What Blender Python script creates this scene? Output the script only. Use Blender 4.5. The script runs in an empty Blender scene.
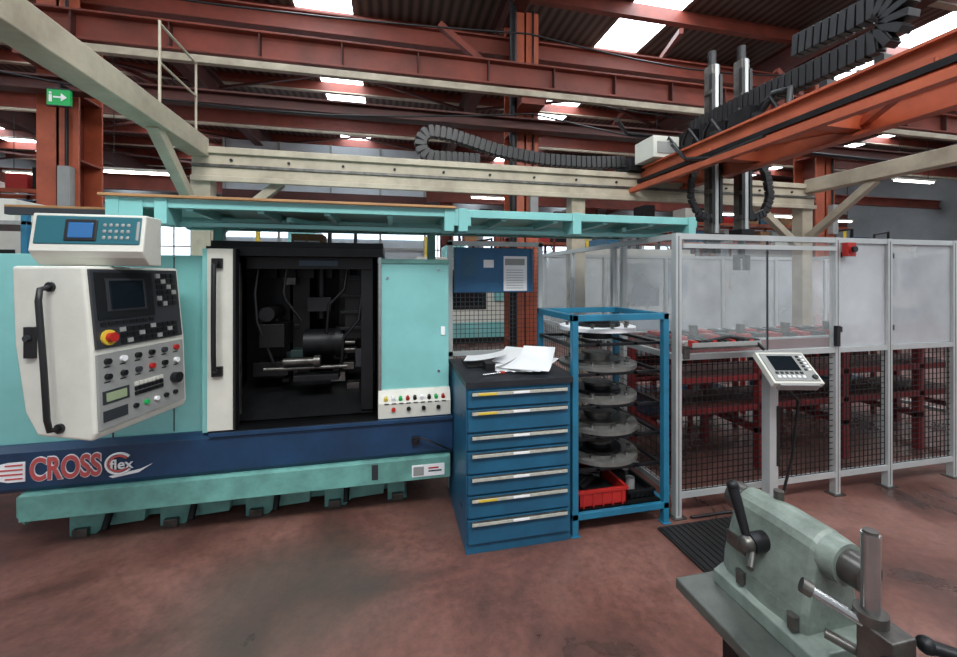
import bpy, bmesh, math, random
from mathutils import Vector, Matrix
random.seed(4)
S=bpy.context.scene
def lin(c):
    return tuple(((x/255)/12.92 if x/255<=0.04045 else ((x/255+0.055)/1.055)**2.4) for x in c)
def mat(name,col,rough=0.5,metal=0.0,var=0.15,scale=4.0,emit=0,alpha=1.0,bump=0.0,dirt=None,stretch=(1,1,1)):
    m=bpy.data.materials.new(name); m.use_nodes=True
    nt=m.node_tree; N=nt.nodes; L=nt.links; b=N['Principled BSDF']
    c=lin(col)
    b.inputs['Roughness'].default_value=rough; b.inputs['Metallic'].default_value=metal
    b.inputs['Base Color'].default_value=(*c,1)
    if var>0 or dirt:
        tc=N.new('ShaderNodeTexCoord'); mp=N.new('ShaderNodeMapping'); mp.inputs['Scale'].default_value=stretch
        L.new(tc.outputs['Object'],mp.inputs['Vector'])
        no=N.new('ShaderNodeTexNoise'); no.inputs['Scale'].default_value=scale; no.inputs['Detail'].default_value=6
        no.inputs['Roughness'].default_value=0.65
        L.new(mp.outputs[0],no.inputs['Vector'])
        cr=N.new('ShaderNodeValToRGB'); cr.color_ramp.elements[0].position=0.32; cr.color_ramp.elements[1].position=0.68
        lo=tuple(x*(1-var*1.6) for x in c) if not dirt else tuple(a*.55+d*.45 for a,d in zip(c,lin(dirt)))
        cr.color_ramp.elements[0].color=(*lo,1)
        cr.color_ramp.elements[1].color=(*[min(1,x*(1+var*.5)) for x in c],1)
        L.new(no.outputs['Fac'],cr.inputs[0]); L.new(cr.outputs[0],b.inputs['Base Color'])
        if bump>0:
            bp=N.new('ShaderNodeBump'); bp.inputs['Strength'].default_value=bump; bp.inputs['Distance'].default_value=0.01
            L.new(no.outputs['Fac'],bp.inputs['Height']); L.new(bp.outputs[0],b.inputs['Normal'])
    if emit>0:
        b.inputs['Emission Color'].default_value=(*c,1); b.inputs['Emission Strength'].default_value=emit
    if alpha<1:
        b.inputs['Alpha'].default_value=alpha
    return m

class B:
    def __init__(s,name): s.n=name; s.v=[]; s.f=[]; s.m=[]; s.s=[]; s.mats=[]; s.M=Matrix.Identity(4)
    def add(s,vs,fs,mt,smooth=False):
        if mt not in s.mats: s.mats.append(mt)
        i=s.mats.index(mt); o=len(s.v)
        s.v+= [tuple(s.M@Vector(p)) for p in vs]
        for f in fs:
            s.f.append([o+k for k in f]); s.m.append(i); s.s.append(smooth)
    def box(s,x0,x1,y0,y1,z0,z1,mt):
        s.add([(x0,y0,z0),(x1,y0,z0),(x1,y1,z0),(x0,y1,z0),(x0,y0,z1),(x1,y0,z1),(x1,y1,z1),(x0,y1,z1)],
              [(0,3,2,1),(4,5,6,7),(0,1,5,4),(1,2,6,5),(2,3,7,6),(3,0,4,7)],mt)
    def obox(s,a,b,w,h,mt,up=(0,0,1)):
        a=Vector(a);b=Vector(b);d=(b-a).normalized();u=Vector(up)
        r=d.cross(u)
        if r.length<1e-4: r=d.cross(Vector((1,0,0)))
        r.normalize();u=r.cross(d)
        vs=[]
        for p in (a,b):
            for sx,sz in((-1,-1),(1,-1),(1,1),(-1,1)): vs.append(tuple(p+r*w/2*sx+u*h/2*sz))
        s.add(vs,[(0,1,2,3),(7,6,5,4),(0,4,5,1),(1,5,6,2),(2,6,7,3),(3,7,4,0)],mt)
    def prism(s,ax,poly,a,b,mt):
        def P(p,t):
            return (t,p[0],p[1]) if ax=='x' else ((p[0],t,p[1]) if ax=='y' else (p[0],p[1],t))
        n=len(poly); vs=[P(p,a) for p in poly]+[P(p,b) for p in poly]
        s.add(vs,[tuple(range(n)),tuple(range(2*n-1,n-1,-1))]+[(i,(i+1)%n,n+(i+1)%n,n+i) for i in range(n)],mt)
    def cyl(s,p,q,r,mt,n=16,r2=None,cap=True):
        p=Vector(p);q=Vector(q);r2=r if r2 is None else r2
        d=(q-p).normalized(); a=d.orthogonal().normalized(); b=d.cross(a)
        c1=[];c2=[]
        for i in range(n):
            t=2*math.pi*i/n; e=a*math.cos(t)+b*math.sin(t)
            c1.append(tuple(p+e*r)); c2.append(tuple(q+e*r2))
        s.add(c1+c2,[(i,(i+1)%n,n+(i+1)%n,n+i) for i in range(n)],mt,True)
        if cap:
            s.add(c1,[tuple(range(n-1,-1,-1))],mt); s.add(c2,[tuple(range(n))],mt)
    def tube(s,pts,r,mt,n=8):
        pts=[Vector(p) for p in pts]; rings=[]; a=None
        for i,p in enumerate(pts):
            d=(pts[min(i+1,len(pts)-1)]-pts[max(i-1,0)]).normalized()
            a=d.orthogonal().normalized() if a is None else (a-d*a.dot(d)).normalized()
            b=d.cross(a)
            rings.append([tuple(p+(a*math.cos(2*math.pi*k/n)+b*math.sin(2*math.pi*k/n))*r) for k in range(n)])
        vs=[v for g in rings for v in g]; fs=[]
        for i in range(len(pts)-1):
            for k in range(n): fs.append((i*n+k,i*n+(k+1)%n,(i+1)*n+(k+1)%n,(i+1)*n+k))
        s.add(vs,fs,mt,True); s.add(rings[0],[tuple(range(n))],mt); s.add(rings[-1],[tuple(range(n))],mt)
    def sphere(s,c,r,mt,n=14):
        vs=[];fs=[];c=Vector(c);m=n//2
        for i in range(m+1):
            for k in range(n):
                th=math.pi*i/m;ph=2*math.pi*k/n
                vs.append(tuple(c+Vector((math.sin(th)*math.cos(ph),math.sin(th)*math.sin(ph),math.cos(th)))*r))
        for i in range(m):
            for k in range(n): fs.append((i*n+k,i*n+(k+1)%n,(i+1)*n+(k+1)%n,(i+1)*n+k))
        s.add(vs,fs,mt,True)
    def chain(s,pts,w,h,mt,step=0.06,up=(0,0,1)):
        pts=[Vector(p) for p in pts]; out=[pts[0]];acc=0
        for i in range(len(pts)-1):
            a,b=pts[i],pts[i+1]; L=(b-a).length; t=step-acc
            while t<=L: out.append(a+(b-a)*t/L); t+=step
            acc=L-(t-step)
        for i in range(len(out)-1):
            a,b=out[i],out[i+1]; s.obox(a,a+(b-a)*.82,w,h,mt,up); s.obox(a,b,w*.8,h*.75,mt,up)
    def done(s,bevel=0,parent=None,seg=2):
        me=bpy.data.meshes.new(s.n); me.from_pydata(s.v,[],s.f)
        for m_ in s.mats: me.materials.append(m_)
        for p,i,sm in zip(me.polygons,s.m,s.s): p.material_index=i; p.use_smooth=sm
        bm=bmesh.new(); bm.from_mesh(me); bmesh.ops.recalc_face_normals(bm,faces=bm.faces); bm.to_mesh(me); bm.free()
        o=bpy.data.objects.new(s.n,me); S.collection.objects.link(o)
        if bevel:
            md=o.modifiers.new('bevel','BEVEL'); md.width=bevel; md.segments=seg; md.limit_method='ANGLE'; md.angle_limit=math.radians(50)
        if parent: o.parent=parent
        return o

# ---------------- materials
MINT=mat('mint_paint',(130,194,192),.33,0,.07,2.2,dirt=(104,160,158))
MINTD=mat('mint_paint_dirty',(108,166,158),.42,0,.15,6,dirt=(50,62,56))
BLUE=mat('navy_stripe_paint',(28,62,96),.38,0,.25,5,dirt=(16,28,40))
CREAM=mat('cream_paint',(212,212,202),.4,0,.06,5)
CREAMB=mat('cream_beam_paint',(184,174,154),.55,0,.15,3,dirt=(90,74,60))
BLACK=mat('black_plastic',(20,21,24),.4,0,.1,8)
DARK=mat('oily_dark_steel',(11,12,14),.45,.3,.4,6)
DARK2=mat('dark_grey_steel',(31,32,35),.45,.5,.3,9)
GREY=mat('panel_grey',(146,148,146),.5,0,.06,8)
DGREY=mat('dark_panel_grey',(46,49,54),.5,0,.06,8)
STEEL=mat('bright_steel',(176,178,178),.25,.9,.15,14)
STEELD=mat('worn_steel',(112,110,106),.35,.8,.35,12)
DISCG=mat('ground_disc_grey',(128,128,124),.4,.35,.2,10)
ALU=mat('aluminium_profile',(196,200,200),.35,.4,.06,6)
CABB=mat('cabinet_blue',(30,92,124),.42,0,.14,5,dirt=(22,54,74))
CABT=mat('worktop_dark',(30,34,40),.5,0,.3,8)
RACKB=mat('rack_blue',(34,114,146),.42,0,.16,5,dirt=(24,66,90))
HANDLE=mat('drawer_label_strip',(196,198,186),.35,.2,.15,30)
YEL=mat('yellow_label',(215,185,60),.5,0,.05)
RED=mat('red_plastic',(176,38,34),.4,0,.1)
REDP=mat('red_paint_frame',(126,34,36),.5,0,.25,5,dirt=(60,20,22))
ORANGE=mat('orange_steel_paint',(176,86,56),.5,0,.2,3,dirt=(92,44,32))
ORED=mat('red_oxide_steel',(128,60,46),.55,0,.25,2,dirt=(52,28,24))
OREDD=mat('dark_red_oxide',(78,38,32),.6,0,.25,2,dirt=(34,21,19))
WHITE=mat('white_paper',(238,240,242),.6,0,.03)
SCREEN=mat('crt_glass',(20,28,34),.12,0,0)
LCD=mat('lcd_blue',(40,90,140),.2,0,0,emit=.3)
LCDG=mat('lcd_green',(150,165,130),.3,0,0)
TEALP=mat('teal_front_panel',(30,96,108),.4,0,.04)
NBLUE=mat('notice_board_blue',(36,94,136),.5,0,.15,6)
MESHW=mat('black_wire',(30,32,34),.5,.4,0)
MESHG=mat('grey_wire',(70,72,72),.5,.6,0)
CAST=mat('green_cast_iron_paint',(122,134,126),.38,0,.22,16,dirt=(48,54,50),bump=.3)
PLATE=mat('oily_steel_plate',(92,97,92),.3,.3,.4,7,dirt=(30,32,32))
CARD=mat('cardboard',(160,124,88),.8,0,.1)
COPPER=mat('copper_hub',(150,90,60),.35,.8,.1)
GREEN=mat('exit_green',(20,140,70),.5,0,0,emit=.4)
TAN=mat('tan_trim',(170,128,84),.6,0,.2)
def milky(name,lo,hi,col):
    m=bpy.data.materials.new(name); m.use_nodes=True
    nt=m.node_tree;N=nt.nodes;L=nt.links
    b=N['Principled BSDF']; b.inputs['Base Color'].default_value=(*lin(col),1); b.inputs['Roughness'].default_value=.18
    tc=N.new('ShaderNodeTexCoord'); no=N.new('ShaderNodeTexNoise'); no.inputs['Scale'].default_value=1.8; no.inputs['Detail'].default_value=5
    L.new(tc.outputs['Object'],no.inputs['Vector'])
    mr=N.new('ShaderNodeMapRange'); mr.inputs['From Min'].default_value=.3; mr.inputs['From Max'].default_value=.7
    mr.inputs['To Min'].default_value=lo; mr.inputs['To Max'].default_value=hi
    L.new(no.outputs['Fac'],mr.inputs['Value']); L.new(mr.outputs[0],b.inputs['Alpha'])
    return m
MILK=milky('milky_polycarbonate',.35,.72,(200,204,208))
MILKB=milky('milky_polycarbonate_far',.3,.75,(206,212,216))
CLEAR=mat('clear_acrylic',(215,225,228),.08,0,0,alpha=.14)

def floormat():
    m=bpy.data.materials.new('worn_red_floor'); m.use_nodes=True
    nt=m.node_tree;N=nt.nodes;L=nt.links;b=N['Principled BSDF']
    tc=N.new('ShaderNodeTexCoord')
    n1=N.new('ShaderNodeTexNoise'); n1.inputs['Scale'].default_value=1.1; n1.inputs['Detail'].default_value=9; n1.inputs['Roughness'].default_value=.62; n1.inputs['Distortion'].default_value=.6
    n2=N.new('ShaderNodeTexNoise'); n2.inputs['Scale'].default_value=18; n2.inputs['Detail'].default_value=8; n2.inputs['Roughness'].default_value=.75
    n3=N.new('ShaderNodeTexNoise'); n3.inputs['Scale'].default_value=.55; n3.inputs['Detail'].default_value=5
    for n in (n1,n2,n3): L.new(tc.outputs['Object'],n.inputs['Vector'])
    r1=N.new('ShaderNodeValToRGB'); e=r1.color_ramp.elements
    e[0].position=.33; e[0].color=(*lin((72,56,52)),1); e[1].position=.68; e[1].color=(*lin((146,106,96)),1)
    k=r1.color_ramp.elements.new(.48); k.color=(*lin((114,77,69)),1)
    r2=N.new('ShaderNodeValToRGB'); r2.color_ramp.elements[0].position=.35; r2.color_ramp.elements[0].color=(.5,.5,.52,1)
    r2.color_ramp.elements[1].position=.58; r2.color_ramp.elements[1].color=(1,1,1,1)
    mx=N.new('ShaderNodeMixRGB'); mx.blend_type='MULTIPLY'; mx.inputs[0].default_value=.65
    L.new(n1.outputs['Fac'],r1.inputs[0]); L.new(n2.outputs['Fac'],r2.inputs[0])
    L.new(r1.outputs[0],mx.inputs[1]); L.new(r2.outputs[0],mx.inputs[2])
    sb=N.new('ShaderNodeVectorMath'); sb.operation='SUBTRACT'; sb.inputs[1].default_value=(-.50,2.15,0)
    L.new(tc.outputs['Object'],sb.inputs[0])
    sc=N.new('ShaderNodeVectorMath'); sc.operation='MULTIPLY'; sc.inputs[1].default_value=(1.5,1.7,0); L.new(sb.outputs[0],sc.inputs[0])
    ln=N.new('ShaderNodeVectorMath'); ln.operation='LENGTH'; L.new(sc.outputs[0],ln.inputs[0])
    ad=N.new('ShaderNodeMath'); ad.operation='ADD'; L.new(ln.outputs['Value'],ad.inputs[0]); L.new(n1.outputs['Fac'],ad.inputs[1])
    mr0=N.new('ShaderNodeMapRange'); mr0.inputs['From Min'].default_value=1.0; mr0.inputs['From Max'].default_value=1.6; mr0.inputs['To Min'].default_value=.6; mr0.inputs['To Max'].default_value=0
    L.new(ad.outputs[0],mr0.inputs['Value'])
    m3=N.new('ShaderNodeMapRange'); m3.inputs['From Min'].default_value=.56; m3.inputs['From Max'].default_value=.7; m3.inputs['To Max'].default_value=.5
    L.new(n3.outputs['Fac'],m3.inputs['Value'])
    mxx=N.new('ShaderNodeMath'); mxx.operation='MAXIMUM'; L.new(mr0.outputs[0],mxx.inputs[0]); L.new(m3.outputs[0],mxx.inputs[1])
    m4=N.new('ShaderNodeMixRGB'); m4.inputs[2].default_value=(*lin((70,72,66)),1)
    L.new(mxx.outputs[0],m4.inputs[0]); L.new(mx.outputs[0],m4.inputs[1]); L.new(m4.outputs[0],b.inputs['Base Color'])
    mr=N.new('ShaderNodeMapRange'); mr.inputs['From Min'].default_value=.3; mr.inputs['From Max'].default_value=.7; mr.inputs['To Min'].default_value=.22; mr.inputs['To Max'].default_value=.5
    L.new(n1.outputs['Fac'],mr.inputs['Value']); L.new(mr.outputs[0],b.inputs['Roughness'])
    bp=N.new('ShaderNodeBump'); bp.inputs['Strength'].default_value=.2; bp.inputs['Distance'].default_value=.01
    L.new(n2.outputs['Fac'],bp.inputs['Height']); L.new(bp.outputs[0],b.inputs['Normal'])
    return m
FLOOR=floormat()
def roofmat():
    m=bpy.data.materials.new('corrugated_roof_sheet'); m.use_nodes=True
    nt=m.node_tree;N=nt.nodes;L=nt.links;b=N['Principled BSDF']
    tc=N.new('ShaderNodeTexCoord'); w=N.new('ShaderNodeTexWave'); w.inputs['Scale'].default_value=1.6; w.bands_direction='X'
    w.inputs['Distortion'].default_value=0
    L.new(tc.outputs['Object'],w.inputs['Vector'])
    r=N.new('ShaderNodeValToRGB'); r.color_ramp.elements[0].color=(*lin((48,40,38)),1); r.color_ramp.elements[1].color=(*lin((108,90,80)),1)
    L.new(w.outputs['Fac'],r.inputs[0]); L.new(r.outputs[0],b.inputs['Base Color']); b.inputs['Roughness'].default_value=.6
    return m
ROOF=roofmat()
SKYL=mat('skylight_sheet',(236,246,255),.5,0,0,emit=9)
WALL=mat('hall_wall_paint',(120,124,126),.7,0,.2,.5)
WINM=mat('window_daylight',(220,236,250),.4,0,0,emit=1.8)
TUBE=mat('fluorescent_tube',(255,250,240),.4,0,0,emit=12)

# ---------------- room
b=B('floor'); b.box(-16,22,-6,26,-.1,0,FLOOR); b.done()
b=B('ceiling'); strips=[-14.2,-7.7,-1.3,5.2,11.7,18.2]
x=-16
for sx in strips:
    b.box(x,sx-.55,-3,26,7.0,7.08,ROOF); x=sx+.55
b.box(x,22,-3,26,7.0,7.08,ROOF); b.done()
for i,sx in enumerate(strips):
    b=B('window_%d'%(i+1)); b.box(sx-.55,sx+.55,-3,26,7.01,7.05,SKYL); b.done()
b=B('wall_back'); b.box(-16,22,26,26.2,0,7.08,WALL); b.done()
b=B('wall_left'); b.box(-16.2,-16,-3,26,0,7.08,WALL); b.done()
b=B('wall_right'); b.box(22,22.2,-3,26,0,7.08,WALL); b.done()
k=7
for x in range(-14,20,4):
    b=B('window_%d'%k); k+=1
    b.box(x,x+3,25.9,26.0,2.2,4.6,WINM)
    for xx in (x,x+1,x+2,x+3): b.box(xx-.04,xx+.04,25.86,25.92,2.2,4.6,CREAM)
    for z in (2.2,3.4,4.6): b.box(x,x+3,25.86,25.92,z-.04,z+.04,CREAM)
    b.done()
PW_=mat('partition_white',(186,196,202),.6,0,.12,.8)
b=B('wall_partition'); b.box(-5.5,1.3,15,15.15,0,6.3,PW_)
for xx in (-5.5,-3.8,-2.1,-.4,1.2): b.box(xx,xx+.08,14.93,15,0,6.3,GREY)
b.box(-5.5,1.3,14.95,15,2.6,2.7,GREY); b.box(-5.5,1.3,14.92,15,4.3,4.6,OREDD); b.box(-5.5,1.3,14.94,15,3.0,3.9,WINM); b.done()

b=B('roof_purlins')
y=.8
while y<25.6:
    b.box(-16,22,y,y+.07,6.72,7.0,ORED); b.box(-16,22,y-.06,y+.07,6.70,6.73,CREAMB if int(y/1.55)%2 else ORED); y+=1.55
b.done()
def ibeam(b,p,q,w,h,mt,t=.03,ft=None):
    b.obox(p,q,t,h,mt)
    for s in (-1,1):
        o=Vector((0,0,s*(h/2))); b.obox(Vector(p)+o,Vector(q)+o,w,t,ft or mt)
b=B('roof_rafters')
for x in (-10.9,-4.4,2.1,8.6,15.1):
    ibeam(b,(x,-3,6.42),(x,26,6.42),.26,.55,OREDD)
for x in (-7.7,5.4,11.9):
    b.obox((x,6.6,6.3),(x+1.8,12,6.65),.08,.1,ORED)
for x in (-14,-7.6,-1.1,5.4,11.8):
    for y in (8.5,13,18):
        b.obox((x-3.2,y,6.5),(x+3.2,y+3,6.5),.06,.06,OREDD); b.obox((x+3.2,y,6.5),(x-3.2,y+3,6.5),.06,.06,OREDD)
b.done()
b=B('crane_runway_beams')
ibeam(b,(-16,6.2,4.85),(22,6.2,4.85),.24,.36,ORED)
b.box(-16,22,6.05,6.14,4.50,4.6,CREAMB)
ibeam(b,(-16,6.25,4.1),(22,6.25,4.1),.2,.16,OREDD)
ibeam(b,(-16,6.9,5.7),(22,6.9,5.7),.2,.3,ORED)
ibeam(b,(-16,16,4.9),(22,16,4.9),.24,.5,ORED)
ibeam(b,(-16,11,5.6),(22,11,5.6),.24,.36,ORED); b.box(-16,22,10.8,10.88,5.3,5.36,CREAMB)
ibeam(b,(1.5,20,4.2),(22,20,4.2),.24,.4,ORANGE); ibeam(b,(1.5,12,4.6),(22,12,4.6),.2,.3,ORED)
for x in (-10.9,-4.4,2.25,8.75,15.1):
    b.box(x-.2,x+.2,6.1,6.5,4.4,4.64,ORED)
    b.obox((x,6.3,4.5),(x-1.5,6.3,5.6),.1,.1,ORED)
x=-15
while x<21: b.box(x,x+.02,6.09,6.31,4.68,5.02,OREDD); x+=1.1
b.done(.006)
def column(x,y,h=6.15,m1=ORANGE):
    b=B('steel_column')
    w=.24
    b.box(x-w,x+w,y-w,y-w+.03,0,h,m1); b.box(x-w,x+w,y+w-.03,y+w,0,h,m1); b.box(x-.02,x+.02,y-w,y+w,0,h,ORED)
    b.box(x-w-.08,x+w+.08,y-w-.08,y+w+.08,0,.03,ORED)
    z=.5
    while z<h: b.box(x-w,x+w,y-w+.01,y+w-.01,z,z+.03,ORED); z+=.9
    b.box(x+.06,x+.2,y-w-.1,y-w,2.5,3.1,GREY); b.tube([(x+.13,y-w-.04,3.1),(x+.13,y-w-.04,h)],.02,DARK2)
    b.done(.004)
for x in (-10.9,-4.4,2.25,8.75,15.1):
    column(x,6.75); column(x,16.4,m1=ORED)
for x in (5.5,12,18): column(x,20,4.0)

b=B('ceiling_pipes')
b.tube([(-16,7.4,5.3),(22,7.4,5.3)],.04,DARK2); b.tube([(-16,9.5,6.2),(22,9.5,6.2)],.06,CREAMB)
b.tube([(2.0,6.4,0),(2.0,6.4,6.9)],.06,DARK2,10)
b.tube([(3,4.9,3.75),(3.6,5.6,3.85),(9,5.7,3.8),(22,5.7,3.8)],.03,DARK2)
for (x0,z0,x1,z1,y) in ((-9,5.6,2,5.2,5.6),(2,5.2,9,5.5,5.6),(-6,4.3,2.2,4.2,6.0),(2.2,4.2,8.7,4.35,6.0),(3,5.4,12,5.7,7.8),(-8,6.2,8,6.0,7.2)):
    P=[]
    for i in range(9):
        t=i/8; P.append((x0+(x1-x0)*t,y,z0+(z1-z0)*t-.35*math.sin(math.pi*t)))
    b.tube(P,.014,BLACK,6)
b.done()

# ---------------- cnc machine
b=B('cnc_turning_center')
b.box(-2.6,-1.10,2.8,4.0,.61,1.74,MINT)
b.box(-.08,.40,2.8,4.0,.61,1.72,MINT)
b.box(-1.10,-.08,3.85,4.0,.61,1.8,DARK); b.box(-1.12,-1.09,2.82,3.9,.61,1.8,DARK); b.box(-.09,-.06,2.82,3.9,.61,1.8,DARK)
b.box(-1.12,-.05,2.86,4.0,1.78,1.84,DARK2); b.box(-1.1,-.08,2.8,3.9,.58,.65,DARK)
b.box(-1.12,-.05,2.79,2.86,1.74,1.80,DARK2)
b.box(-1.62,-1.612,2.795,2.8,.62,1.73,DGREY); b.box(-1.3,-1.294,2.796,2.8,.66,1.73,DGREY)
b.box(-.08,-.06,2.78,2.8,.62,1.74,STEEL)
b.box(-.085,.405,2.79,2.8,1.70,1.73,MINTD)
b.prism('x',[(2.8,.39),(2.76,.39),(2.74,.42),(2.74,.62),(2.78,.65),(2.8,.65)],-2.6,.42,BLUE)
b.box(-2.6,.42,2.8,4.0,.39,.61,BLUE)
b.box(-1.08,.42,2.72,2.8,.63,.655,BLUE); b.box(-1.08,-.08,2.725,2.8,.655,.66,DARK2)
b.prism('x',[(2.72,.24),(2.72,.38),(2.74,.39),(4.0,.39),(4.0,.2),(2.80,.2)],-2.02,.40,MINTD)
b.prism('y',[(-2.02,.39),(-2.06,.36),(-2.06,.25),(-2.02,.2)],2.76,3.9,MINTD)
b.box(-1.90,.08,3.02,3.9,.05,.21,MINTD)
for x0 in (-1.94,-1.45,-.95,-.45,-.02):
    b.prism('y',[(x0,0),(x0,.20),(x0+.42 if x0<-.1 else x0+.12,.20),(x0+.40 if x0<-.1 else x0+.12,.05),(x0+.18 if x0<-.1 else x0+.12,.04),(x0+.14,0)],2.96,3.9,MINTD)
    b.box(x0+.03,x0+.11,2.93,2.99,.0,.05,STEELD)
for x0 in (-1.72,-1.25,-.75,-.3): b.cyl((x0,2.95,.13),(x0,2.90,.05),.02,DARK2)
b.box(.14,.36,2.715,2.72,.26,.34,WHITE); b.box(.15,.22,2.712,2.716,.27,.33,GREY); b.box(.25,.34,2.712,2.716,.29,.30,DGREY); b.box(.25,.32,2.712,2.716,.31,.32,RED); b.box(-.12,-.08,2.715,2.72,.27,.37,DGREY)
b.box(-1.09,-.94,2.73,2.785,.665,1.78,CREAM)
b.box(-1.12,-1.09,2.74,2.80,.655,1.78,MINT)
b.box(-.945,-.93,2.72,2.79,.665,1.78,BLACK)
b.tube([(-1.03,2.72,1.70),(-1.03,2.67,1.68),(-1.03,2.665,1.4),(-1.03,2.665,1.15),(-1.03,2.67,1.05),(-1.03,2.72,1.03)],.014,BLACK,10)
b.box(-1.06,-1.0,2.71,2.73,1.0,1.06,BLACK); b.box(-1.06,-1.0,2.71,2.73,1.66,1.72,BLACK)
b.prism('x',[(2.8,.66),(2.74,.66),(2.735,.76),(2.775,.84),(2.8,.84)],-.08,.405,CREAM)
cols=[YEL,WHITE,GREEN,RED,BLACK,WHITE,BLACK,GREEN,RED]
for i in range(9):
    x=-.03+i*.048; b.cyl((x,2.77,.795),(x,2.735,.785),.013,cols[i],10)
for i in range(9): b.box(-.04+i*.048,-.01+i*.048,2.731,2.736,.755,.762,BLACK)
for i in range(4): b.cyl((.02+i*.1,2.745,.72),(.02+i*.1,2.722,.72),.014,BLACK if i else RED,12)
for x,z in ((-.02,1.6),(.33,1.66),(.33,.95)): b.cyl((x,2.802,z),(x,2.79,z),.009,STEEL,8)
b.box(.345,.375,2.794,2.8,1.20,1.26,WHITE)
# interior machinery
b.box(-1.05,-.75,3.3,3.84,.66,1.75,DARK)
b.box(-.95,-.72,3.1,3.5,.9,1.0,DARK2); b.box(-.88,-.72,3.0,3.4,1.12,1.28,DARK)
b.box(-.72,-.6,3.25,3.8,.66,1.7,DARK); b.cyl((-.62,3.2,1.12),(-.38,3.2,1.12),.10,DARK2,24); b.cyl((-.40,3.2,1.12),(-.34,3.2,1.12),.12,DARK2,24)
for a in range(8):
    t=a*math.pi/4; b.cyl((-.34,3.2+.08*math.cos(t),1.12+.08*math.sin(t)),(-.26,3.2+.08*math.cos(t),1.12+.08*math.sin(t)),.016,STEELD,8)
b.box(-.40,-.12,3.35,3.8,.66,1.72,DARK); b.box(-.33,-.15,3.1,3.4,1.15,1.62,DARK)
for z in (1.22,1.34,1.46,1.58): b.box(-.36,-.14,3.07,3.11,z,z+.02,DARK2)
b.cyl((-.85,3.0,.97),(-.30,3.0,.97),.014,STEELD,12); b.box(-.66,-.36,2.98,3.1,.88,.92,DARK2)
b.cyl((-.72,2.98,1.02),(-.52,2.98,1.02),.026,STEELD,14); b.cyl((-.52,2.98,1.02),(-.48,2.98,1.02),.04,STEELD,14)
b.prism('x',[(2.9,.66),(3.3,.66),(3.3,.84)],-1.05,-.12,DARK2)
for i in range(7): b.box(-1.03+i*.13,-.95+i*.13,3.2,3.3,1.60,1.76,DARK if i%2 else DARK2)
b.cyl((-.50,3.15,1.3),(-.50,3.15,1.7),.03,DARK2,12); b.box(-.58,-.42,3.05,3.25,1.36,1.46,DARK2)
b.cyl((-.83,2.99,1.35),(-.83,3.4,1.35),.05,DARK2,16); b.box(-.25,-.19,3.05,3.08,.95,1.08,DGREY)
OG=mat('oily_green_housing',(32,50,48),.4)
for i in range(20):
    x=random.uniform(-.95,-.2); z=random.uniform(.75,1.6); yy=random.uniform(3.1,3.25); s_=random.uniform(.02,.07)
    b.box(x,x+s_*1.6,yy,yy+.15,z,z+s_,random.choice([DARK2,DGREY,STEELD,DARK2,OG]))
for (xa,za,xb,zb) in ((-.3,1.72,-.45,1.2),(-.7,1.7,-.62,1.3),(-.88,1.7,-.8,1.0),(-.2,1.5,-.35,.95)):
    b.tube([(xa,3.0,za),(xa-.02,2.98,za-.2),((xa+xb)/2-.05,2.99,(za+zb)/2-.05),(xb,3.05,zb)],.011,BLACK)
b.box(-.98,-.965,2.9,2.94,.7,1.7,STEELD); b.box(-.2,-.12,2.9,2.92,.68,1.68,DARK2)
b.box(-.92,-.12,2.88,2.9,1.66,1.74,DARK); b.box(-.6,-.35,2.875,2.88,1.68,1.72,mat('interior_label',(24,50,70),.4))
b.tube([(.16,2.715,.50),(.2,2.70,.53),(.27,2.69,.50),(.36,2.70,.45),(.39,2.73,.42)],.006,BLACK); b.box(.14,.19,2.71,2.74,.48,.53,BLACK)
mach=b.done(.004)
def text(body,size,loc,mt,parent,sc=(1,1),off=.004,rot=(math.pi/2,0,0),name='lettering'):
    cu=bpy.data.curves.new(name,'FONT'); cu.body=body; cu.size=size; cu.extrude=.002; cu.offset=off
    o=bpy.data.objects.new(name,cu); S.collection.objects.link(o); dg=bpy.context.evaluated_depsgraph_get()
    me=bpy.data.meshes.new_from_object(o.evaluated_get(dg)); bpy.data.objects.remove(o)
    me.materials.clear(); me.materials.append(mt)
    o=bpy.data.objects.new(name,me); S.collection.objects.link(o); o.location=loc; o.rotation_euler=rot; o.scale=(sc[0],sc[1],1); o.parent=parent
    return o
LOGO=mat('logo_red',(190,84,84),.5,0,0)
text('CROSS',.175,(-1.98,2.738,.462),WHITE,mach,(.64,1),.009,name='logo_outline')
text('CROSS',.175,(-1.98,2.734,.462),LOGO,mach,(.64,1),.004,name='logo_letters')
text('flex',.08,(-1.595,2.733,.485),WHITE,mach,(1,1),.001,name='logo_small_letters')
b=B('logo_swoosh')
for r,mt in ((.06,WHITE),(.045,LOGO)):
    pts=[(-1.55+r*1.1*math.cos(t),2.736,.515+r*math.sin(t)) for t in [math.radians(a) for a in range(40,330,15)]]; b.tube(pts,.007,mt,6)
b.prism('y',[(-2.15,.515),(-2.13,.475),(-2.08,.46),(-2.0,.46),(-2.0,.57),(-2.08,.57),(-2.13,.56)],2.734,2.739,WHITE)
for z in (.475,.50,.525,.55): b.box(-2.09 if z in(.475,.55) else -2.12,-2.01,2.731,2.736,z,z+.008,LOGO)
b.prism('y',[(-1.60,.445),(-1.44,.475),(-1.38,.50),(-1.45,.455),(-1.58,.435)],2.734,2.738,WHITE)
b.done(parent=mach)

b=B('cardboard_box'); b.box(-.72,-.50,3.2,3.4,1.84,1.93,CARD); b.box(-.70,-.52,3.19,3.2,1.86,1.88,WHITE); b.box(-.62,-.60,3.19,3.41,1.84,1.932,TAN); b.done(.003)

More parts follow.
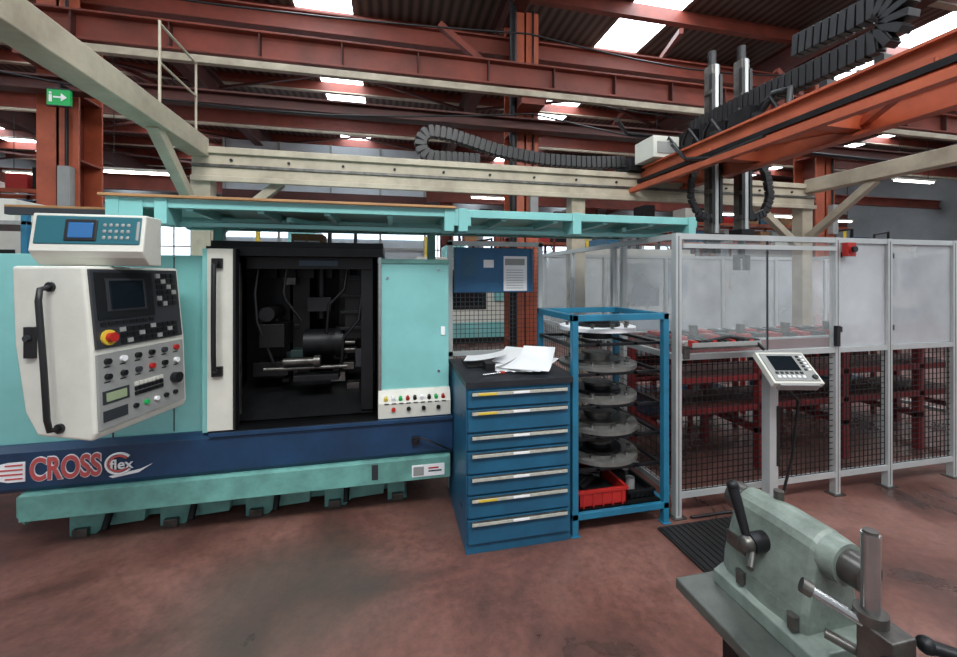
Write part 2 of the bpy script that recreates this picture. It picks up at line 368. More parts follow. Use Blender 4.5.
# ---------------- canopy
b=B('machine_canopy')
CP=mat('canopy_panel',(146,196,186),.4,0,.1,3)
for z0,z1,y in ((1.985,2.035,2.5),(1.90,1.925,2.62)):
    b.box(-1.475,2.16,y,y+.05,z0,z1,MINT)
b.box(-1.475,2.16,3.35,3.40,1.96,2.02,MINTD)
b.box(-1.47,2.16,2.52,3.38,2.02,2.03,CP)
b.box(-1.5,.4,2.47,2.50,2.035,2.05,TAN); b.box(-2.3,-1.0,3.0,3.04,2.035,2.05,TAN); b.box(-2.3,-1.4,3.0,3.04,1.99,2.035,DGREY)
x=-1.475
while x<2.17:
    b.box(x,x+.035,2.52,3.38,1.97,2.02,MINT); x+=.3636
for x in (-1.475,-1.25,.33,.42,1.2,2.10):
    b.box(x,x+.06,2.49,2.66,1.895,2.04,MINT)
for x in (-1.475,.33): b.box(x,x+.17,2.495,2.50,1.93,2.03,MINT)
b.box(-1.47,2.16,2.9,2.93,1.965,1.99,MINT)
for x in (-.6,1.65):
    b.obox((x,2.6,1.95),(x+.3,3.3,1.98),.03,.03,MINT)
b.box(-1.2,-1.14,3.1,3.16,1.74,1.99,MINTD); b.box(.28,.34,3.1,3.16,1.72,1.99,MINTD); b.box(2.08,2.13,3.3,3.35,0,1.99,ALU)
b.done(.004)

# ---------------- control pendant
e1=Vector((.265,.964,0)).normalized(); en=Vector((e1.y,-e1.x,0)); A=Vector((-1.345,2.13,0))
def PW(n,w,z): return tuple(A+en*n+e1*w+Vector((0,0,z)))
root=bpy.data.objects.new('machine_control_pendant',None); S.collection.objects.link(root)
prof=[(0,1.655),(.04,1.27),(.055,.90),(.04,.865),(-.22,.885),(-.28,.99),(-.33,1.3),(-.345,1.655)]
b=B('pendant_housing'); W=.53
vs=[PW(n,0,z) for n,z in prof]+[PW(n,W,z) for n,z in prof]; n=len(prof)
b.add(vs,[tuple(range(n)),tuple(range(2*n-1,n-1,-1))]+[(i,(i+1)%n,n+(i+1)%n,n+i) for i in range(n)],CREAM)
b.done(.014,root,3)
b=B('pendant_details')
b.tube([PW(-.15,.0,1.56),PW(-.15,-.045,1.55),PW(-.145,-.055,1.5),PW(-.12,-.055,1.2),PW(-.105,-.055,.98),PW(-.105,-.045,.93),PW(-.105,0,.925)],.012,BLACK,10)
for z,nn in ((1.56,-.15),(.925,-.105)): b.cyl(PW(nn,0,z),PW(nn,-.012,z),.022,BLACK)
b.obox(PW(-.24,-.008,1.24),PW(-.24,-.008,1.38),.045,.02,BLACK,up=tuple(-e1)); b.cyl(PW(-.24,-.015,1.33),PW(-.24,-.03,1.33),.014,DGREY)
def face(p0,p1):
    P0=Vector(PW(p0[0],0,p0[1]));P1=Vector(PW(p1[0],0,p1[1]))
    dn=(P1-P0); L=dn.length; d=dn.normalized(); nr=e1.cross(-d).normalized()
    if nr.dot(en)<0: nr=-nr
    M=Matrix((( e1.x,d.x,nr.x,P0.x),(e1.y,d.y,nr.y,P0.y),(e1.z,d.z,nr.z,P0.z),(0,0,0,1)))
    return M,L
M,L=face(prof[0],prof[1]); b.M=M
b.box(.015,.50,.015,L-.005,0,.012,DGREY)
b.box(.03,.33,.03,.25,.01,.018,BLACK); b.box(.075,.28,.06,.215,.016,.022,DGREY); b.box(.09,.265,.07,.205,.02,.026,SCREEN)
for i in range(4):
    for j in range(6): b.box(.355+i*.032,.380+i*.032,.035+j*.03,.058+j*.03,.01,.02,GREY if (i*5+j*3)%4==0 else BLACK)
for i in range(8): b.box(.04+i*.036,.066+i*.036,.262,.278,.01,.02,BLACK)
for i in range(10):
    for j in range(3): b.box(.13+i*.034,.156+i*.034,.295+j*.028,.316+j*.028,.01,.02,BLACK if (i*3+j)%5 else GREY)
b.cyl((.07,.335,.01),(.07,.335,.022),.036,YEL,20); b.cyl((.07,.335,.02),(.07,.335,.045),.022,RED,20)
M,L=face(prof[1],prof[2]); b.M=M
b.box(.015,.50,.02,L-.01,0,.012,GREY)
for i in range(6):
    for j in range(2):
        b.cyl((.055+i*.078,.055+j*.07,.01),(.055+i*.078,.055+j*.07,.028),.014,(BLACK,WHITE,BLACK,BLACK,DGREY,RED)[(i+j*2)%6],12)
        b.box(.04+i*.078,.07+i*.078,.078+j*.07,.084+j*.07,.012,.013,BLACK)
b.box(.03,.16,.19,.25,.01,.016,DGREY); b.box(.045,.145,.20,.24,.014,.018,LCDG)
for i in range(7):
    for j in range(3): b.box(.19+i*.024,.208+i*.024,.185+j*.024,.203+j*.024,.01,.02,BLACK if j else CREAM)
b.cyl((.43,.22,.01),(.43,.22,.045),.028,BLACK,18)
b.box(.03,.15,.28,.33,.01,.015,DGREY)
for i in range(5): b.cyl((.19+i*.06,.30,.01),(.19+i*.06,.30,.025),.012,(BLACK,GREEN,WHITE,BLACK,BLACK)[i],10)
b.M=Matrix.Identity(4)
b.obox(PW(-.25,.4,1.4),(-1.5,2.805,1.4),.12,.16,CREAM)
b.done(.002,root)

b=B('digital_readout_unit')
b.prism('x',[(2.22,1.695),(2.20,1.725),(2.23,1.90),(2.36,1.90),(2.36,1.66),(2.26,1.66)],-1.60,-1.15,CREAM)
def rd(x0,x1,z0,z1,mt,d=.006):
    def yy(z): return 2.20+.03*(z-1.725)/.175
    b.add([(x0,yy(z0)-d,z0),(x1,yy(z0)-d,z0),(x1,yy(z1)-d,z1),(x0,yy(z1)-d,z1),(x0,yy(z0)+.002,z0),(x1,yy(z0)+.002,z0),(x1,yy(z1)+.002,z1),(x0,yy(z1)+.002,z1)],
      [(0,1,2,3),(0,4,5,1),(1,5,6,2),(2,6,7,3),(3,7,4,0)],mt)
rd(-1.585,-1.165,1.755,1.89,TEALP,.004); rd(-1.47,-1.34,1.77,1.875,BLACK,.008); rd(-1.455,-1.355,1.785,1.86,LCD,.011)
for i in range(5):
    for j in range(3): rd(-1.32+i*.024,-1.305+i*.024,1.78+j*.03,1.798+j*.03,GREY,.009)
rd(-1.185,-1.17,1.775,1.87,GREY,.007)
b.done(.006)

# ---------------- drawer cabinet
b=B('tool_drawer_cabinet')
b.box(.425,1.075,2.27,2.94,.0,.965,CABB)
b.box(.422,1.085,2.25,2.95,.965,1.0,CABT)
tops=[.955,.845,.705,.60,.465,.345,.21,.06]
for i in range(7):
    z1=tops[i]-.007; z0=tops[i+1]+.007
    b.box(.43,1.06,2.265,2.272,z0-.007,z0,BLACK)
    b.box(.435,1.06,2.252,2.272,z0,z1,CABB)
    b.prism('x',[(2.253,z1-.004),(2.236,z1-.010),(2.232,z1-.024),(2.253,z1-.028)],.455,1.04,STEELD)
    b.box(.455,1.04,2.230,2.234,z1-.024,z1-.006,HANDLE)
    if i in(0,1,5): b.box(.49,.60,2.228,2.231,z1-.022,z1-.008,YEL)
    b.box(.70,.80,2.228,2.231,z1-.022,z1-.008,WHITE)
b.cyl((1.035,2.252,.925),(1.035,2.24,.925),.01,STEEL,10)
for z in (.2,.75): b.box(.423,.426,2.4,2.44,z,z+.02,BLACK)
b.done(.003)
b=B('paper_documents')
def sheet(cx,cy,z,w,h,rot,curl,mt):
    n=6;vs=[];fs=[];c,s_=math.cos(rot),math.sin(rot)
    for i in range(n+1):
        for j in range(2):
            x=(i/n-.5)*w;y=(j-.5)*h;zz=z+curl*((i/n)**2)
            vs.append((cx+x*c-y*s_,cy+x*s_+y*c,zz))
    for i in range(n): fs.append((i*2,i*2+2,i*2+3,i*2+1))
    b.add(vs,fs,mt)
b.box(.50,.70,2.60,2.84,1.0,1.012,DARK2); b.box(.6,.66,2.5,2.6,1.0,1.05,DARK2)
for i in range(7): sheet(.80+.022*i,2.60-.018*i,1.004+.004*i,.32,.22,.2+.14*i,.012+.014*i,WHITE if i!=3 else GREY)
sheet(.66,2.76,1.03,.29,.2,-.3,.05,WHITE); sheet(.96,2.54,1.03,.2,.22,.6,.03,WHITE); sheet(.85,2.75,1.02,.3,.21,.9,.06,WHITE)
b.done()
b=B('pen_marker'); b.cyl((.55,2.38,1.008),(.67,2.41,1.008),.007,STEEL,8); b.cyl((.67,2.41,1.008),(.70,2.418,1.008),.0075,RED,8); b.done()

def meshpanel(b,ax,a0,a1,z0,z1,c,mt,st=.04,r=.0018):
    def bx(p0,p1,q0,q1):
        if ax=='x': b.box(p0,p1,c-r,c+r,q0,q1,mt)
        else: b.box(c-r,c+r,p0,p1,q0,q1,mt)
    x=a0
    while x<=a1: bx(x-r,x+r,z0,z1); x+=st
    z=z0
    while z<=z1: bx(a0,a1,z-r,z+r); z+=st
b=B('wire_mesh_partition')
for x in (.43,1.16): b.box(x,x+.035,3.03,3.065,0,1.88,ALU)
for z in (.1,1.0,1.85): b.box(.43,1.195,3.03,3.065,z,z+.035,ALU)
meshpanel(b,'x',.46,1.16,.12,1.86,3.048,MESHG,.035,.002)
b.done()
b=B('notice_board')
b.box(.47,1.10,3.0,3.028,1.49,1.83,NBLUE)
b.box(.47,.485,2.994,3.0,1.49,1.83,CABB); b.box(1.085,1.10,2.994,3.0,1.49,1.83,CABB)
b.box(.86,1.05,2.996,3.0,1.5,1.77,WHITE); b.box(.87,1.03,2.994,2.996,1.7,1.75,GREY)
for i in range(8): b.box(.88,1.02,2.994,2.996,1.52+i*.02,1.524+i*.02,GREY)
b.box(.53,.64,2.996,3.0,1.62,1.77,CABB); b.box(.70,.78,2.996,3.0,1.68,1.74,WHITE)
b.done()

# ---------------- blue rack
b=B('pallet_storage_rack')
X0,X1,Y0,Y1=1.095,1.775,2.28,2.90
for x in (X0,X1-.04):
    for y in (Y0,Y1-.04): b.box(x,x+.04,y,y+.04,0,1.37,RACKB); b.box(x-.01,x+.05,y-.01,y+.05,0,.008,RACKB)
for z in (.10,1.33):
    for y in (Y0,Y1-.04): b.box(X0,X1,y,y+.04,z,z+.04,RACKB)
    for x in (X0,X1-.04): b.box(x,x+.04,Y0,Y1,z,z+.04,RACKB)
SH=(.36,.56,.76,.97,1.16)
for z in SH:
    for x in (X0+.005,X1-.035): b.box(x,x+.03,Y0+.04,Y1-.04,z,z+.02,DARK2)
    b.box(X0+.03,X1-.03,Y1-.06,Y1-.04,z,z+.02,DARK2)
    for xx in (X0+.19,X1-.22): b.box(xx,xx+.03,Y0+.06,Y1-.04,z,z+.02,DARK2)
    b.box(X0+.03,X1-.03,Y0+.06,Y0+.08,z,z+.02,DARK2)
b.box(X0+.03,X1-.03,Y0+.02,Y1-.02,.125,.14,DARK2)
b.done(.003)
def disc(z,mt,hub,r=.26,cx=1.435,cy=2.60):
    b=B('fixture_plate')
    b.cyl((cx,cy,z),(cx,cy,z+.025),r,mt,48); b.cyl((cx,cy,z+.025),(cx,cy,z+.045),r*.6,hub,32); b.cyl((cx,cy,z+.045),(cx,cy,z+.075),r*.34,hub,24); b.cyl((cx,cy,z+.075),(cx,cy,z+.09),r*.38,COPPER if mt is WHITE else STEELD,24)
    if mt is WHITE: b.cyl((cx,cy,z-.06),(cx,cy,z),r*.4,DARK2,24)
    for i in range(10):
        t=i*math.pi/5+.3; x=cx+math.cos(t)*r*.8;y=cy+math.sin(t)*r*.8
        b.cyl((x,y,z+.02),(x,y,z+.045),.012,STEEL if mt is not WHITE else STEELD,8); b.cyl((x,y,z+.045),(x,y,z+.053),.018,STEELD,6)
    b.done()
disc(1.24,WHITE,DARK2); disc(.99,DISCG,STEELD,.265); disc(.78,DISCG,DARK2,.265); disc(.58,DISCG,STEELD,.27); disc(.38,DISCG,DARK2,.27)
b=B('parts_crate')
def crate(b,x0,x1,y0,y1,z0,z1,mt,t=.012):
    b.box(x0,x1,y0,y1,z0,z0+t,mt)
    for p in ((x0,x1,y0,y0+t),(x0,x1,y1-t,y1),(x0,x0+t,y0,y1),(x1-t,x1,y0,y1)): b.box(*p,z0,z1,mt)
    b.box(x0-.008,x1+.008,y0-.008,y0+.004,z1-.02,z1,mt); b.box(x0-.008,x1+.008,y1-.004,y1+.008,z1-.02,z1,mt)
    b.box(x0-.008,x0+.004,y0,y1,z1-.02,z1,mt); b.box(x1-.004,x1+.008,y0,y1,z1-.02,z1,mt)
    for i in range(5):
        xx=x0+(i+.5)*(x1-x0)/5; b.box(xx-.005,xx+.005,y0-.006,y0,z0,z1,mt)
crate(b,1.16,1.50,2.33,2.78,.14,.25,RED); b.cyl((1.2,2.4,.23),(1.45,2.6,.23),.025,DARK2); b.cyl((1.2,2.65,.23),(1.4,2.5,.25),.02,STEELD); b.box(1.2,1.45,2.38,2.7,.15,.21,DARK2); b.done(.002)
b=B('parts_box'); crate(b,1.53,1.72,2.36,2.75,.14,.20,DARK2); b.cyl((1.6,2.45,.15),(1.6,2.45,.24),.03,GREY); b.cyl((1.66,2.6,.15),(1.66,2.6,.22),.025,STEEL); b.done(.002)

# ---------------- safety fence
b=B('safety_fence')
YF=2.33
px=[1.87,3.22,3.73,4.42,5.15,5.9]
for x in px:
    b.box(x-.022,x+.022,YF-.022,YF+.022,0,1.9,ALU); b.box(x-.05,x+.05,YF-.04,YF+.04,0,.008,STEELD); b.box(x-.003,x+.003,YF-.0225,YF-.02,.02,1.88,DGREY)
b.box(2.585,2.625,YF-.02,YF+.02,0,1.07,ALU)
for z in (.13,1.05,1.86): b.box(1.87,5.9,YF-.018,YF+.018,z,z+.038,ALU)
b.box(1.9,3.2,YF-.03,YF-.02,1.80,1.83,ALU)
meshpanel(b,'x',1.9,5.88,.17,1.05,YF,MESHW,.042,.0022)
for i in range(1,5):
    b.box(px[i]+.022,px[i+1]-.022,YF-.004,YF+.004,1.09,1.86,MILK)
    for z in (1.2,1.75): b.box(px[i]+.02,px[i]+.045,YF-.02,YF-.004,z,z+.04,BLACK)
b.box(1.895,2.6,YF-.003,YF+.003,1.09,1.86,CLEAR); b.box(2.62,3.2,YF-.003,YF+.003,1.09,1.86,CLEAR)
b.box(2.604,2.612,YF-.006,YF+.006,1.09,1.86,DGREY)
b.box(3.18,3.21,YF-.045,YF-.02,1.1,1.25,BLACK)
for y in (3.1,3.9,4.7): b.box(1.85,1.89,y-.02,y+.02,0,1.9,ALU)
for z in (.13,1.05,1.86): b.box(1.852,1.888,YF,4.7,z,z+.038,ALU)
for y0,y1 in ((2.36,3.08),(3.12,3.88),(3.92,4.68)): b.box(1.868,1.872,y0,y1,1.09,1.86,CLEAR)
meshpanel(b,'y',2.36,4.68,.17,1.05,1.87,MESHW,.06,.0016)
YB=4.7
for x in (2.7,3.6,4.5,5.4,6.3,7.2): b.box(x-.022,x+.022,YB-.02,YB+.02,0,1.9,ALU)
for z in (.13,.8,1.86): b.box(1.87,7.2,YB-.018,YB+.018,z,z+.038,ALU)
for x0 in (1.87,2.7,3.6,4.5,5.4,6.3): b.box(x0+.03,x0+.87 if x0>2 else 2.67,YB-.004,YB+.004,.84,1.86,MILKB)
b.box(5.88,5.92,YF,YB,.13,.168,ALU); b.box(5.88,5.92,YF,YB,1.86,1.9,ALU)
b.done()

b=B('pallet_conveyor')
for y in (2.75,3.35): b.box(2.2,5.6,y,y+.06,1.0,1.08,REDP); b.box(2.2,5.6,y+.01,y+.05,1.08,1.095,ALU)
x=2.25
while x<5.6: b.cyl((x,2.8,1.05),(x,3.36,1.05),.022,STEELD,10); x+=.11
for x in (2.2,3.0,3.9,4.8,5.5):
    for y in (2.75,3.35): b.box(x,x+.06,y,y+.06,0,1.0,REDP)
    b.box(x,x+.06,2.75,3.41,.3,.35,REDP)
for z in (.5,.75): b.box(2.2,5.6,2.75,2.79,z,z+.05,REDP); b.box(2.25,5.5,2.8,3.35,z,z+.02,OREDD)
x=2.3
i=0
while x<5.4:
    b.box(x,x+.09,2.85,3.0,1.085,1.12,BLACK if i%2 else RED); b.box(x,x+.09,3.1,3.25,1.085,1.12,(RED,BLACK,STEELD)[i%3])
    if i%3==1: b.cyl((x+.045,2.92,1.12),(x+.045,2.92,1.2),.035,STEELD,14)
    x+=.16; i+=1
b.done(.003)
for (x,y,z,w,c) in ((2.35,3.6,0,.55,REDP),(3.05,3.6,0,.6,REDP),(4.05,3.6,0,.7,RED),(5.0,3.6,0,.6,REDP)):
    b=B('red_mesh_container')
    for xx in (x,x+w-.04):
        for yy in (y,y+.33): b.box(xx,xx+.04,yy,yy+.04,0,1.0,c)
    for zz in (.15,.55,.96):
        for yy in (y,y+.33): b.box(x,x+w,yy,yy+.04,zz,zz+.04,c)
        for xx in (x,x+w-.04): b.box(xx,xx+.04,y,y+.37,zz,zz+.04,c)
    b.box(x,x+w,y,y+.37,.15,.17,c); b.box(x,x+w,y,y+.37,.55,.57,c); meshpanel(b,'x',x,x+w,.17,.96,y+.02,c,.05,.003)
    b.box(x+.05,x+w-.05,y+.05,y+.32,.57,.8,DARK2); b.box(x+.08,x+w-.08,y+.05,y+.32,.17,.42,CABB)
    b.done(.003)

b=B('control_terminal_stand')
b.box(2.45,2.52,2.17,2.23,.03,1.08,ALU); b.box(2.40,2.57,2.10,2.29,0,.03,STEELD); b.box(2.505,2.53,2.165,2.2,.35,.75,BLACK)
b.obox((2.485,2.2,1.06),(2.47,2.12,1.05),.05,.05,GREY)
M=Matrix.Translation((2.46,2.06,1.02))@Matrix.Rotation(math.radians(-14),4,'Z')@Matrix.Rotation(math.radians(40),4,'X')
b.M=M
b.box(-.15,.15,-.12,.12,-.02,.02,CREAM); b.box(-.135,.135,-.105,.105,.02,.026,GREY); b.box(-.10,.06,-.03,.085,.026,.03,SCREEN)
for i in range(6):
    b.box(-.11+i*.03,-.092+i*.03,-.055,-.04,.026,.032,BLACK); b.box(-.11+i*.03,-.092+i*.03,-.085,-.068,.026,.032,WHITE)
for j in range(5): b.box(.08,.097,-.03+j*.025,-.015+j*.025,.026,.032,BLACK); b.box(.105,.122,-.03+j*.025,-.015+j*.025,.026,.032,WHITE)
b.cyl((.11,-.08,.02),(.11,-.08,.04),.015,DGREY,14); b.box(-.12,.12,-.135,-.115,-.03,.02,GREY)
b.M=Matrix.Identity(4)
b.tube([(2.42,2.12,.98),(2.6,2.1,.8),(2.62,2.16,.4),(2.58,2.2,.1),(2.45,2.28,.012),(2.2,2.29,.012),(1.95,2.29,.012)],.009,BLACK)
b.done(.003)
b=B('cable_tray')
b.box(1.90,2.44,2.22,2.29,1.135,1.15,STEELD); b.box(1.9,2.44,2.22,2.225,1.15,1.18,GREY); b.box(1.9,2.44,2.285,2.29,1.15,1.18,GREY)
for i in range(11): b.box(1.92+i*.048,1.95+i*.048,2.225,2.285,1.15,1.19,RED if i%3==0 else BLACK)
b.tube([(1.95,2.25,1.17),(2.2,2.24,1.21),(2.4,2.24,1.18),(2.44,2.2,1.12)],.012,BLACK)
b.box(1.9,1.94,2.29,2.312,1.06,1.15,STEELD)
b.done(.002)
b=B('emergency_stop_box'); b.box(3.25,3.33,2.265,2.305,1.76,1.86,RED); b.cyl((3.29,2.265,1.81),(3.29,2.24,1.81),.022,BLACK); b.cyl((3.29,2.265,1.81),(3.29,2.258,1.81),.034,RED); b.done(.003)

# ---------------- gantry frame
b=B('gantry_frame')
b.box(-1.72,5.2,4.0,4.16,2.50,2.74,CREAMB); b.box(-1.72,5.2,3.97,4.0,2.71,2.77,CREAMB); b.box(-1.72,5.2,3.97,4.0,2.46,2.51,CREAMB)
b.box(-1.72,5.2,3.985,4.0,2.59,2.62,STEELD)
for i in range(14): b.cyl((-1.4+i*.48,3.985,2.66),(-1.4+i*.48,3.999,2.66),.013,DARK2,8)
b.box(-1.74,-1.58,-1.0,4.0,2.68,2.84,CREAMB); b.box(5.04,5.2,-1,4.0,2.66,2.82,CREAMB)
for x in (-1.66,2.0,5.12):
    b.box(x-.08,x+.08,4.02,4.16,0,2.50,CREAMB)
b.obox((-1.66,3.3,2.7),(-1.66,4.08,2.05),.08,.08,CREAMB); b.obox((5.12,3.3,2.66),(5.12,4.08,2.05),.08,.08,CREAMB)
b.obox((4.4,4.08,2.5),(5.1,4.08,1.95),.08,.08,CREAMB); b.obox((-1.0,4.08,2.5),(-1.62,4.08,1.95),.08,.08,CREAMB)
b.box(-1.74,-1.58,-1.0,-.85,0,2.7,CREAMB); b.box(5.04,5.2,-1,-.85,0,2.7,CREAMB)
for y in (3.3,3.85): b.tube([(-1.62,y,2.84),(-1.62,y,3.45)],.010,CREAMB)
b.tube([(-1.62,3.3,3.43),(-1.62,3.85,3.43)],.010,CREAMB); b.tube([(-1.62,3.3,3.15),(-1.62,3.85,3.15)],.009,CREAMB)
b.done(.006)
b=B('overhead_crane_bridge')
for x in (2.74,3.3):
    ibeam(b,(x,-1,2.72),(x,4.2,2.72),.1,.18,ORANGE,.02)
for y in (1.4,2.2,3.0,3.8): b.box(2.74,3.3,y,y+.08,2.66,2.76,ORANGE)
b.obox((2.74,1.48,2.71),(3.3,2.2,2.71),.05,.05,ORANGE); b.obox((3.3,2.28,2.71),(2.74,3.0,2.71),.05,.05,ORANGE)
b.box(2.55,3.45,3.9,4.2,2.78,2.83,DARK2); b.box(2.62,2.9,4.0,4.3,2.83,2.95,BLACK)
b.box(2.6,2.66,-1,4.1,2.55,2.60,ORANGE); b.box(2.70,2.72,-1,4.1,2.66,2.70,DARK2)
b.tube([(2.76,2.3,2.82),(2.78,2.3,2.95),(2.8,2.45,2.98),(2.8,2.6,2.84),(2.74,2.7,2.66),(2.7,2.5,2.58)],.025,BLACK)
b.tube([(3.0,2.8,2.8),(3.0,2.8,3.0),(3.02,3.1,3.05),(3.0,3.3,2.8)],.02,BLACK)
b.tube([(2.68,3.4,2.9),(2.66,3.2,2.7),(2.66,2.9,2.62),(2.66,2.4,2.63)],.018,BLACK)
for k in range(5):
    y0=2.4+k*.28; b.tube([(2.8+.03*k,y0,2.83),(2.78,y0+.06,2.96+.02*k),(2.82,y0+.18,2.95),(2.9,y0+.3,2.82),(2.95,y0+.34,2.66)],.014,BLACK)
b.box(2.95,3.1,2.15,2.4,2.76,2.92,BLACK); b.box(3.2,3.36,2.6,2.8,2.82,2.95,DARK2); b.box(2.69,2.8,2.55,2.75,2.82,2.93,DARK2)
b.cyl((2.9,2.9,2.95),(3.1,2.9,2.95),.07,BLACK,18); b.cyl((3.1,2.9,2.95),(3.13,2.9,2.95),.085,DARK2,18); b.box(2.9,3.1,3.0,3.3,2.82,3.0,DARK2)
for y in (.6,1.0,1.7,2.0,2.5,2.9,3.3): b.box(2.7,2.78,y,y+.05,2.82,2.86,BLACK)
b.done(.003)
b=B('gantry_loader')
b.box(2.95,3.75,3.45,3.7,2.82,3.1,DARK2); b.box(2.62,2.92,3.6,3.92,2.84,3.06,CREAM); b.box(2.66,2.88,3.59,3.6,2.88,3.0,GREY)
for x,zt,zb in ((3.2,3.75,2.05),(3.56,3.85,2.1)):
    b.box(x-.05,x+.05,3.42,3.52,zb,zt,STEELD); b.box(x-.02,x+.02,3.405,3.42,zb,zt,ALU); b.box(x-.065,x-.03,3.40,3.44,zb+.1,zt-.1,BLACK); b.box(x+.03,x+.065,3.40,3.44,zb+.1,zt-.1,BLACK)
    b.box(x-.09,x+.09,3.38,3.56,2.85,3.05,BLACK); b.cyl((x,3.47,zt),(x,3.47,zt+.15),.04,BLACK)
    b.box(x-.08,x+.08,3.39,3.55,zb-.06,zb,DARK2)
    for k in range(6): b.box(x-.07,x-.05,3.40,3.5,2.2+k*.25,2.24+k*.25,STEELD)
b.cyl((3.56,3.47,2.04),(3.56,3.47,1.8),.045,BLACK,16,.03); b.box(3.48,3.52,3.44,3.50,1.68,1.84,BLACK); b.box(3.60,3.64,3.44,3.50,1.68,1.84,BLACK)
b.box(3.12,3.18,3.44,3.50,1.85,2.0,DARK2); b.box(3.22,3.28,3.44,3.50,1.85,2.0,DARK2)
b.chain([(3.68,3.45,2.9),(3.85,3.45,2.7),(3.9,3.45,2.45),(3.82,3.45,2.28),(3.68,3.45,2.22),(3.6,3.45,2.3)],.08,.05,BLACK,.05,up=(0,1,0))
b.chain([(3.05,3.42,2.85),(2.92,3.42,2.6),(2.9,3.42,2.4),(2.98,3.42,2.25),(3.12,3.42,2.2)],.06,.04,BLACK,.05,up=(0,1,0))
b.done(.003)
b=B('cable_drag_chain')
pts=[(3.08,3.6,3.14),(3.08,3.2,3.15),(3.08,1.98,3.12)]
for a in range(-80,90,20): pts.append((3.08,1.98-.12*math.cos(math.radians(a)),3.24+.12*math.sin(math.radians(a))))
pts+=[(3.08,2.1,3.36),(3.08,2.55,3.40)]
b.chain(pts,.16,.10,BLACK,.055,up=(1,0,0)); b.box(3.0,3.16,3.35,3.42,2.8,3.12,DARK2)
b.done(.003)
b=B('cable_drag_chain')
pts=[(.9,4.05,2.82),(.45,4.05,2.82)]
for a in range(-90,91,20): pts.append((.42-.13*math.cos(math.radians(a)),4.05,2.95+.13*math.sin(math.radians(a))))
pts+=[(.6,4.05,3.06),(1.1,4.05,2.93),(1.6,4.05,2.87),(2.1,4.05,2.87),(2.62,4.05,2.9)]
b.chain(pts,.12,.09,BLACK,.06,up=(0,1,0)); b.done(.003)

b=B('exit_sign'); b.box(-4.14,-3.90,5.96,6.0,3.74,3.94,GREEN); b.box(-4.15,-3.89,5.955,6.0,3.935,3.95,BLACK); b.box(-4.15,-3.89,5.955,6.0,3.73,3.742,BLACK)
b.prism('y',[(-3.99,3.89),(-3.93,3.84),(-3.99,3.79)],5.952,5.958,WHITE); b.box(-4.07,-3.99,5.952,5.958,3.83,3.85,WHITE); b.cyl((-4.1,5.952,3.89),(-4.1,5.958,3.89),.014,WHITE,10); b.box(-4.115,-4.085,5.952,5.958,3.78,3.87,WHITE)
b.box(-4.03,-4.01,6.0,6.2,3.95,4.02,DARK2); b.box(-4.03,-4.01,5.98,6.0,3.94,4.02,DARK2)
b.done()

# ---------------- background machines
def bg(name,x,y,w,d,h,c1,c2):
    b=B(name)
    b.box(x,x+w,y,y+d,.15,h,c1); b.box(x+.05,x+w-.05,y+.05,y+d,0,.15,DARK2)
    b.box(x+w*.25,x+w*.7,y-.02,y,h*.4,h*.85,DARK2); b.box(x+w*.28,x+w*.67,y-.03,y-.02,h*.45,h*.8,SCREEN)
    b.box(x+w*.78,x+w*.95,y-.12,y,h*.5,h*.85,c2); b.box(x+w*.8,x+w*.93,y-.13,y-.12,h*.65,h*.8,SCREEN)
    b.box(x,x+w,y-.01,y,.15,h*.25,c2); b.box(x+w*.3,x+w*.5,y+.3,y+d*.7,h,h+.3,c2); b.cyl((x+w*.1,y+.2,h),(x+w*.1,y+.2,h+.5),.04,YEL)
    b.tube([(x+w*.6,y+.4,h),(x+w*.6,y+.4,h+.4),(x+w*.8,y+.4,h+.5),(x+w*.8,y+.4,h)],.04,DARK2)
    b.done(.01)
bg('milling_machine',-7.5,7.6,2.6,1.8,2.4,CREAM,BLUE)
bg('grinding_machine',-2.8,8.4,2.6,1.8,2.3,GREY,MINT)
bg('lathe_machine',.6,9.5,2.4,1.6,2.1,CREAM,MINT)
bg('boring_machine',4.3,8.6,3.0,1.8,2.3,CREAM,CABB)
bg('milling_machine',9.5,7.8,3.0,1.8,2.4,GREY,CREAM)
bg('gear_hobbing_machine',13.5,9.5,3,2,2.6,CREAM,BLUE)
def racking(x,y,n,h=3.8):
    b=B('storage_racking')
    for i in range(n+1):
        for yy in (y,y+.9): b.box(x+i*1.8,x+i*1.8+.08,yy,yy+.08,0,h,ORED)
        for z in (.6,1.6,2.6): b.obox((x+i*1.8+.04,y+.04,z),(x+i*1.8+.04,y+.94,z+.8),.03,.03,OREDD)
    for z in (.9,1.9,2.9,3.7):
        for yy in (y,y+.9): b.box(x,x+n*1.8+.08,yy,yy+.06,z,z+.1,ORANGE)
        for i in range(n):
            for k in range(3):
                if random.random()<.75:
                    hh=random.uniform(.2,.6); b.box(x+.15+i*1.8+k*.55,x+.6+i*1.8+k*.55,y+.1,y+.8,z+.1,z+.1+hh,random.choice([CARD,CREAM,CABB,DARK2,GREY,RED,OREDD]))
    b.done()
racking(8.8,13.5,6); racking(2.6,14.6,3,4.0); racking(-13,12,3)
L_=[(9.8,11,3.7),(12.2,11,3.7),(-6,10,3.9),(6.5,9,4.0),(16,12,3.8),(2.5,12.5,4.2),(7.6,10.5,4.9),(14,8.5,4.4),(-10,13,4.4)]
for (x,y,z) in L_:
    b=B('fluorescent_fixture'); b.box(x,x+1.5,y,y+.14,z,z+.06,CREAM); b.cyl((x+.05,y+.04,z-.02),(x+1.45,y+.04,z-.02),.02,TUBE,8); b.cyl((x+.05,y+.1,z-.02),(x+1.45,y+.1,z-.02),.02,TUBE,8)
    for xx in (x+.2,x+1.3): b.cyl((xx,y+.07,z+.06),(xx,y+.07,7.0),.008,DARK2,6)
    b.done()

